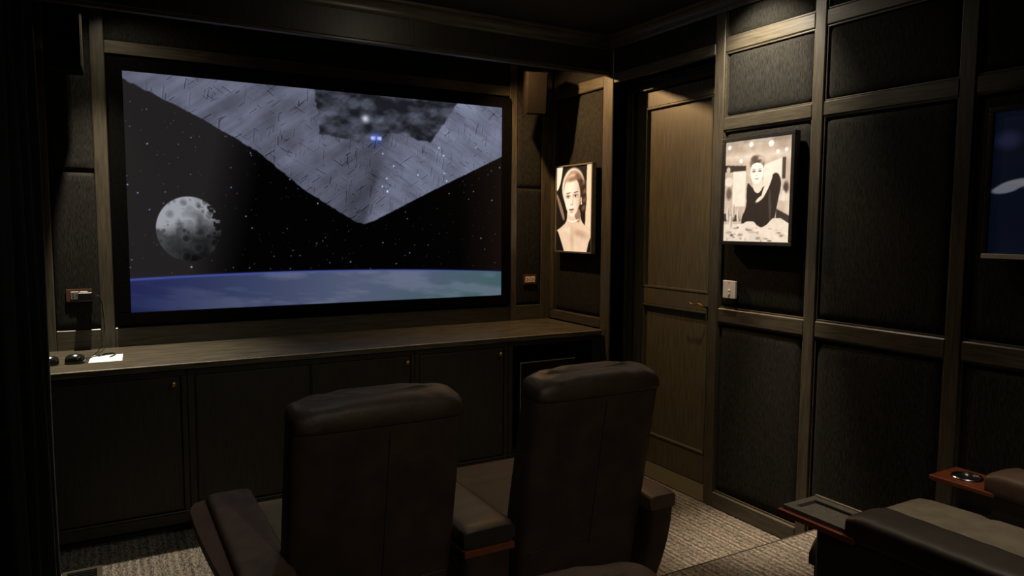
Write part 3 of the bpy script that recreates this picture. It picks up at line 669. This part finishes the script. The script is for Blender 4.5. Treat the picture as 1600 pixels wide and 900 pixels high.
cu = empty('curtain', (-.25, 2.5, 0), 'long dark velvet curtain hanging in folds along the left wall', 'curtain')
fin('drape', curtain(), M_CURT, cu, True, None, cu.location)
rod = tube_bm([(-.26, .85, 2.915), (-.26, 4.08, 2.915)], .011, 12); fin('rod', rod, M_BLACK, cu, True, None, cu.location)
vt = empty('floor_vent', (-.12, 3.83, 0), 'dark slotted floor vent in the carpet by the curtain', 'vent')
b_ = bmesh.new()
for (a0, a1, c0, c1) in ((-.21, -.045, 3.905, 3.93), (-.21, -.045, 3.72, 3.745), (-.21, -.19, 3.745, 3.905), (-.068, -.045, 3.745, 3.905)): bm_box(b_, a0, a1, c0, c1, .0005, .010, .003)
fin('frame', b_, M_WX, vt, False, None, vt.location)
box('duct', M_DARKHOLE, vt, -.19, -.068, 3.745, 3.905, .0005, .002, 0)
for k in range(7):
    y = 3.757+k*.022; box('slat', M_BLACK, vt, -.19, -.068, y, y+.008, .002, .008, .001)

# ------------------------------------------------------------------ recliners
NR = 48
def backrest(t, cx, w, base_z, y_rear, mat_back, mat_cap, seam=True, h=1.0):
    """leaning upholstered back seen from behind; y_rear(z) is its rear face"""
    L0 = t.location; hw = w/2
    def R(z, k=1.0, dd=0.0, d=None, e=6):
        yr = y_rear(z); dep = d if d is not None else (.20-.05*(z-base_z)/h); return superring(cx, yr+dep/2+dd, z, hw*k, dep/2, e, NR)
    zt = base_z+1.07*h
    zs = [base_z+.06, base_z+.20, base_z+.38, base_z+.40, base_z+.46, base_z+.60, base_z+.80, base_z+.95, zt-.045, zt-.028]
    ks = [.975, .985, .99, .98, .99, 1.0, 1.0, .998, .997, .992]
    body = fin('backrest', loft_bm([R(z, k) for z, k in zip(zs, ks)]), mat_back, t, True, None, L0)
    # rounded head roll with an arched top
    bm = bmesh.new(); n = NR; rings = []
    for zz, kk, dk in ((-.038, .985, .98), (-.033, .996, 1.0), (-.020, 1.0, 1.03), (-.006, .998, 1.03), (.012, .990, 1.0), (.024, .965, .90), (.032, .92, .74), (.036, .86, .52), (.037, .75, .25)):
        z = zt+zz; dep = .155*dk; yc = y_rear(zt)+.075
        ring = superring(cx, yc, z, hw*kk, dep/2, 6, n)
        for p in ring:
            q = (p.x-cx)/hw; p.z += .022*(1-q*q)*(zz > -.03)*min(1, (zz+.03)/.05)+.012*(p.y-yc)/.075*(zz > -.03)+.0025*math.sin(q*17+p.y*50)*(zz > -.02)
        rings.append(ring)
    cap = fin('head_roll', loft_bm(rings), mat_back, t, True, None, L0)
    if seam:
        ptsv = [(cx+.02, y_rear(z)-.0005, z) for z in np.linspace(base_z+.41, zt-.06, 10)]
        fin('centre_seam', tube_bm(ptsv, .0022, 6), M_DARKHOLE, body, True, None, L0)
    zs_ = base_z+.44*h; pts2 = [(cx+hw*.965*q, y_rear(zs_)-.001+.003*q*q, zs_+.012*math.sin(q*1.2)) for q in np.linspace(-.93, .93, 12)]
    fin('piping', tube_bm(pts2, .002, 6), mat_back, body, True, None, L0)
    return body
def arm_pad(t, x0, x1, y0, y1, z1, th, mat, name='arm_pad', droop=0.0, e=5, wr=.002):
    L0 = t.location; cx, hw = (x0+x1)/2, (x1-x0)/2; rings = []
    N = 22
    for i in range(N+1):
        q = i/N; y = y0+(y1-y0)*q; end = min(q, 1-q)*(y1-y0); k = math.sqrt(max(0.0, 1-(1-min(end/.035, 1))**2)); k = .72+.28*k
        ring = []
        for s in range(28):
            a = 2*math.pi*(s+.5)/28; c, sn = math.cos(a), math.sin(a)
            x = cx+math.copysign(abs(c)**(2/e), c)*hw*(.9+.1*k); z = z1-th/2+math.copysign(abs(sn)**(2/e), sn)*th/2*k
            if sn > 0: z += wr*math.sin(y*63+math.sin(x*40))*k-droop*(q-.5)**2
            ring.append(Vector((x, y, z)))
        rings.append(ring)
    return fin(name, loft_bm(rings), mat, t, True, None, L0)
def arm_body(t, x0, x1, y0, y1, z0, z1, mat, taper=.06):
    """arm panel under the pad; its rear edge sweeps forward to the floor"""
    L0 = t.location; rings = []
    for i in range(11):
        q = i/10; z = z0+(z1-z0)*q; yb_ = y0+taper*(1-q)**1.6; rings.append(superring((x0+x1)/2, (yb_+y1)/2, z, (x1-x0)/2*(.94+.06*q), (y1-yb_)/2, 9, 36))
    return fin('arm_panel', loft_bm(rings), mat, t, True, None, L0)
def seat(t, x0, x1, y0, y1, z1, th, mat, seams=True, nose=.0):
    L0 = t.location; n = 26; bm = bmesh.new(); g = {}
    for i in range(n+1):
        for j in range(n+1):
            u, v = i/n, j/n; x = x0+(x1-x0)*u; y = y0+(y1-y0)*v
            e = min(u, 1-u)*(x1-x0); ef = (1-v)*(y1-y0); hx = math.sqrt(max(0, 1-(1-min(e/.05, 1))**2)); hy = math.sqrt(max(0, 1-(1-min(ef/.09, 1))**2))
            z = z1-.045*(1-hx)-.075*(1-hy)+.012*math.sin(v*math.pi)-.007*math.exp(-((v-.62)/.018)**2)*seams
            g[i, j] = bm.verts.new((x, y, z))
    for i in range(n):
        for j in range(n): bm.faces.new((g[i, j], g[i+1, j], g[i+1, j+1], g[i, j+1]))
    rim = [g[i, 0] for i in range(n+1)]+[g[n, j] for j in range(1, n+1)]+[g[i, n] for i in range(n-1, -1, -1)]+[g[0, j] for j in range(n-1, 0, -1)]
    low = [bm.verts.new((v.co.x, v.co.y, z1-th)) for v in rim]; m = len(rim)
    for k in range(m): bm.faces.new((rim[k], rim[(k+1) % m], low[(k+1) % m], low[k]))
    bm.faces.new(low[::-1]); bmesh.ops.recalc_face_normals(bm, faces=bm.faces)
    return fin('seat_cushion', bm, mat, t, True, None, L0)
def yrear_front(z): return 2.335-.175*z+.0   # z .49 -> 2.25 ; z 1.08 -> 2.146
def seat_base(t, x0, x1, y0, y1, z0, z1):
    box('base', M_LDARK, t, x0, x1, y0, y1, z0+.03, z1, .01, seg=2)
    for x in (x0+.05, x1-.05):
        for y in (y0+.06, y1-.08): box('foot', M_BLACK, t, x-.02, x+.02, y-.02, y+.02, z0+.001, z0+.031, .003)
def footrest(t, x0, x1, y0, y1, z0, z1, mat):
    box('footrest', mat, t, x0, x1, y0, y1, z0, z1, .025, seg=4, sm=True)
# front row, left
R1 = empty('recliner', (.79, 2.75, 0), 'left recliner of the front row, seen from behind, with a padded arm at its left', 'recliner', 'front row recliners')
backrest(R1, .765, .575, 0, yrear_front, M_LEATH, M_LPAD)
seat(R1, .505, 1.045, 2.44, 3.22, .475, .15, M_TAN)
seat_base(R1, .51, 1.04, 2.45, 3.16, 0, .32); footrest(R1, .52, 1.03, 3.17, 3.225, .09, .335, M_LEATH)
arm_pad(R1, .330, .500, 2.22, 3.04, .600, .085, M_LPAD); arm_body(R1, .345, .495, 2.24, 3.02, .02, .525, M_LDARK)
def wood_wing(t, xs, z1, y0, y1, side=-1):
    """curved mahogany side board that stands proud of the arm"""
    L0 = t.location; bm = bmesh.new(); A_ = []; N = 20
    for i in range(N+1):
        q = i/N; y = y0+(y1-y0)*q; w_ = .062*math.sin(min(1, .25+q*.9)*math.pi/2)+.004; k = 1 if q < .93 else 1-(q-.93)/.07*.4
        xo = xs+side*w_*k; A_.append([bm.verts.new(p) for p in ((xs, y, z1), (xo, y, z1-.006), (xo, y, z1-.035), (xs, y, z1-.045))])
    for a, b2 in zip(A_, A_[1:]):
        for k in range(4): bm.faces.new((a[k], a[(k+1) % 4], b2[(k+1) % 4], b2[k]))
    bm.faces.new(A_[0]); bm.faces.new(A_[-1][::-1]); bmesh.ops.recalc_face_normals(bm, faces=bm.faces)
    bmesh.ops.bevel(bm, geom=bm.edges[:], offset=.003, segments=1, affect='EDGES')
    return fin('wooden_arm_trim', bm, M_WING, t, False, None, L0)
wood_wing(R1, .328, .570, 2.20, 3.035)
# front row, right
R2 = empty('recliner', (1.62, 2.75, 0), 'right recliner of the front row, in front of the door, seen from behind', 'recliner', 'front row recliners')
backrest(R2, 1.625, .575, 0, yrear_front, M_LEATH, M_LPAD)
seat(R2, 1.365, 1.905, 2.44, 3.22, .475, .15, M_SEATB)
seat_base(R2, 1.37, 1.90, 2.45, 3.16, 0, .32); footrest(R2, 1.38, 1.89, 3.17, 3.225, .09, .335, M_LEATH)
arm_pad(R2, 1.912, 2.050, 2.21, 3.04, .575, .085, M_LPAD); arm_body(R2, 1.918, 2.04, 2.20, 3.02, .02, .505, M_LEATH, .16)
# shared console
K = empty('centre_console', (1.2, 2.65, 0), 'leather console between the two front recliners with a wooden band', 'console')
arm_pad(K, 1.082, 1.298, 2.24, 2.80, .585, .085, M_LDARK, 'console_pad', wr=.0006)
box('wooden_band', M_RED, K, 1.088, 1.294, 2.236, 2.80, .478, .506, .004)
arm_body(K, 1.088, 1.294, 2.240, 3.03, .02, .478, M_LEATH, .05)
tb = box('wooden_tray', M_RED, K, 1.088, 1.294, 2.80, 3.03, .520, .545, .006, seg=2)
for x in (1.14, 1.243): fin('cup_holder', lathe_bm([(.040, 0), (.043, .002), (.040, .004), (.034, .004), (.033, -.010), (.0, -.010)][:-1], 'z', 24, (x, 2.92, .5455)), M_STEEL, tb, True, None, K.location)
box('tray_support', M_LDARK, K, 1.095, 1.287, 2.80, 3.02, .478, .521, .003)

# back row on the platform
Z0 = .14
R3 = empty('recliner', (2.49, 1.1, Z0), 'back-row recliner at lower right with tan seat and wooden arm trays', 'recliner', 'back row recliners')
def yrear_back(z): return .82-.18*(z-Z0)
seat(R3, 2.185, 2.795, .86, 1.66, .615, .16, M_TAN)
seat_base(R3, 2.19, 2.79, .80, 1.58, Z0, .46); footrest(R3, 2.20, 2.78, 1.60, 1.655, .22, .47, M_LDARK)
backrest(R3, 2.49, .60, Z0, yrear_back, M_LEATH, M_LPAD)
for (x0, x1) in ((2.0, 2.18), (2.80, 2.98)):
    arm_pad(R3, x0, x1, .62, 1.395, .775, .095, M_LDARK if x0 < 2.5 else M_LPAD, wr=.001); arm_body(R3, x0+.012, x1-.012, .64, 1.52, Z0+.01, .685, M_LDARK, .05)
# tray with a recessed mat (near arm)
tr = box('wooden_arm_tray', M_RED, R3, 1.995, 2.185, 1.36, 1.650, .682, .702, .006, seg=2)
b_ = bmesh.new()
for (a0, a1, c0, c1) in ((2.012, 2.176, 1.612, 1.640), (2.012, 2.176, 1.385, 1.40), (2.012, 2.044, 1.40, 1.612), (2.144, 2.176, 1.40, 1.612)): bm_box(b_, a0, a1, c0, c1, .702, .716, .003)
fin('tray_rim', b_, M_TRAY, tr, False, None, R3.location); box('tray_mat', M_TRAY, tr, 2.052, 2.136, 1.40, 1.604, .702, .7085, .001, R3.location)
st = box('edge_strip', M_PALE, R3, 2.195, 2.205, 1.40, 1.655, .698, .712, .002); st['label'] = 'narrow pale strip beside the tray'
# tray with a cup holder (far arm)
t2 = box('wooden_arm_tray', M_RED, R3, 2.80, 2.99, 1.36, 1.600, .682, .702, .008, seg=3)
fin('cup_holder', lathe_bm([(.052, 0), (.056, .003), (.053, .0065), (.045, .006), (.043, .003), (.042, .001)], 'z', 32, (2.895, 1.505, .702)), M_STEEL, t2, True, None, R3.location)
fin('cup_well', lathe_bm([(.042, 0), (.042, .0012)], 'z', 32, (2.895, 1.505, .702)), M_BLACK, t2, False, None, R3.location)

# a second back-row seat just below the camera, only its head roll shows
R4 = empty('recliner', (.45, 1.1, Z0), 'back-row recliner at the bottom edge, only its brown headrest showing', 'recliner', 'back row recliners')
def yrear_b4(z): return .89-.17*(z-Z0)
backrest(R4, .440, .60, Z0, yrear_b4, M_LPAD, M_LPAD, True, .894)
seat(R4, .17, .74, .86, 1.64, .615, .16, M_TAN, False); seat_base(R4, .175, .735, .80, 1.58, Z0, .46)
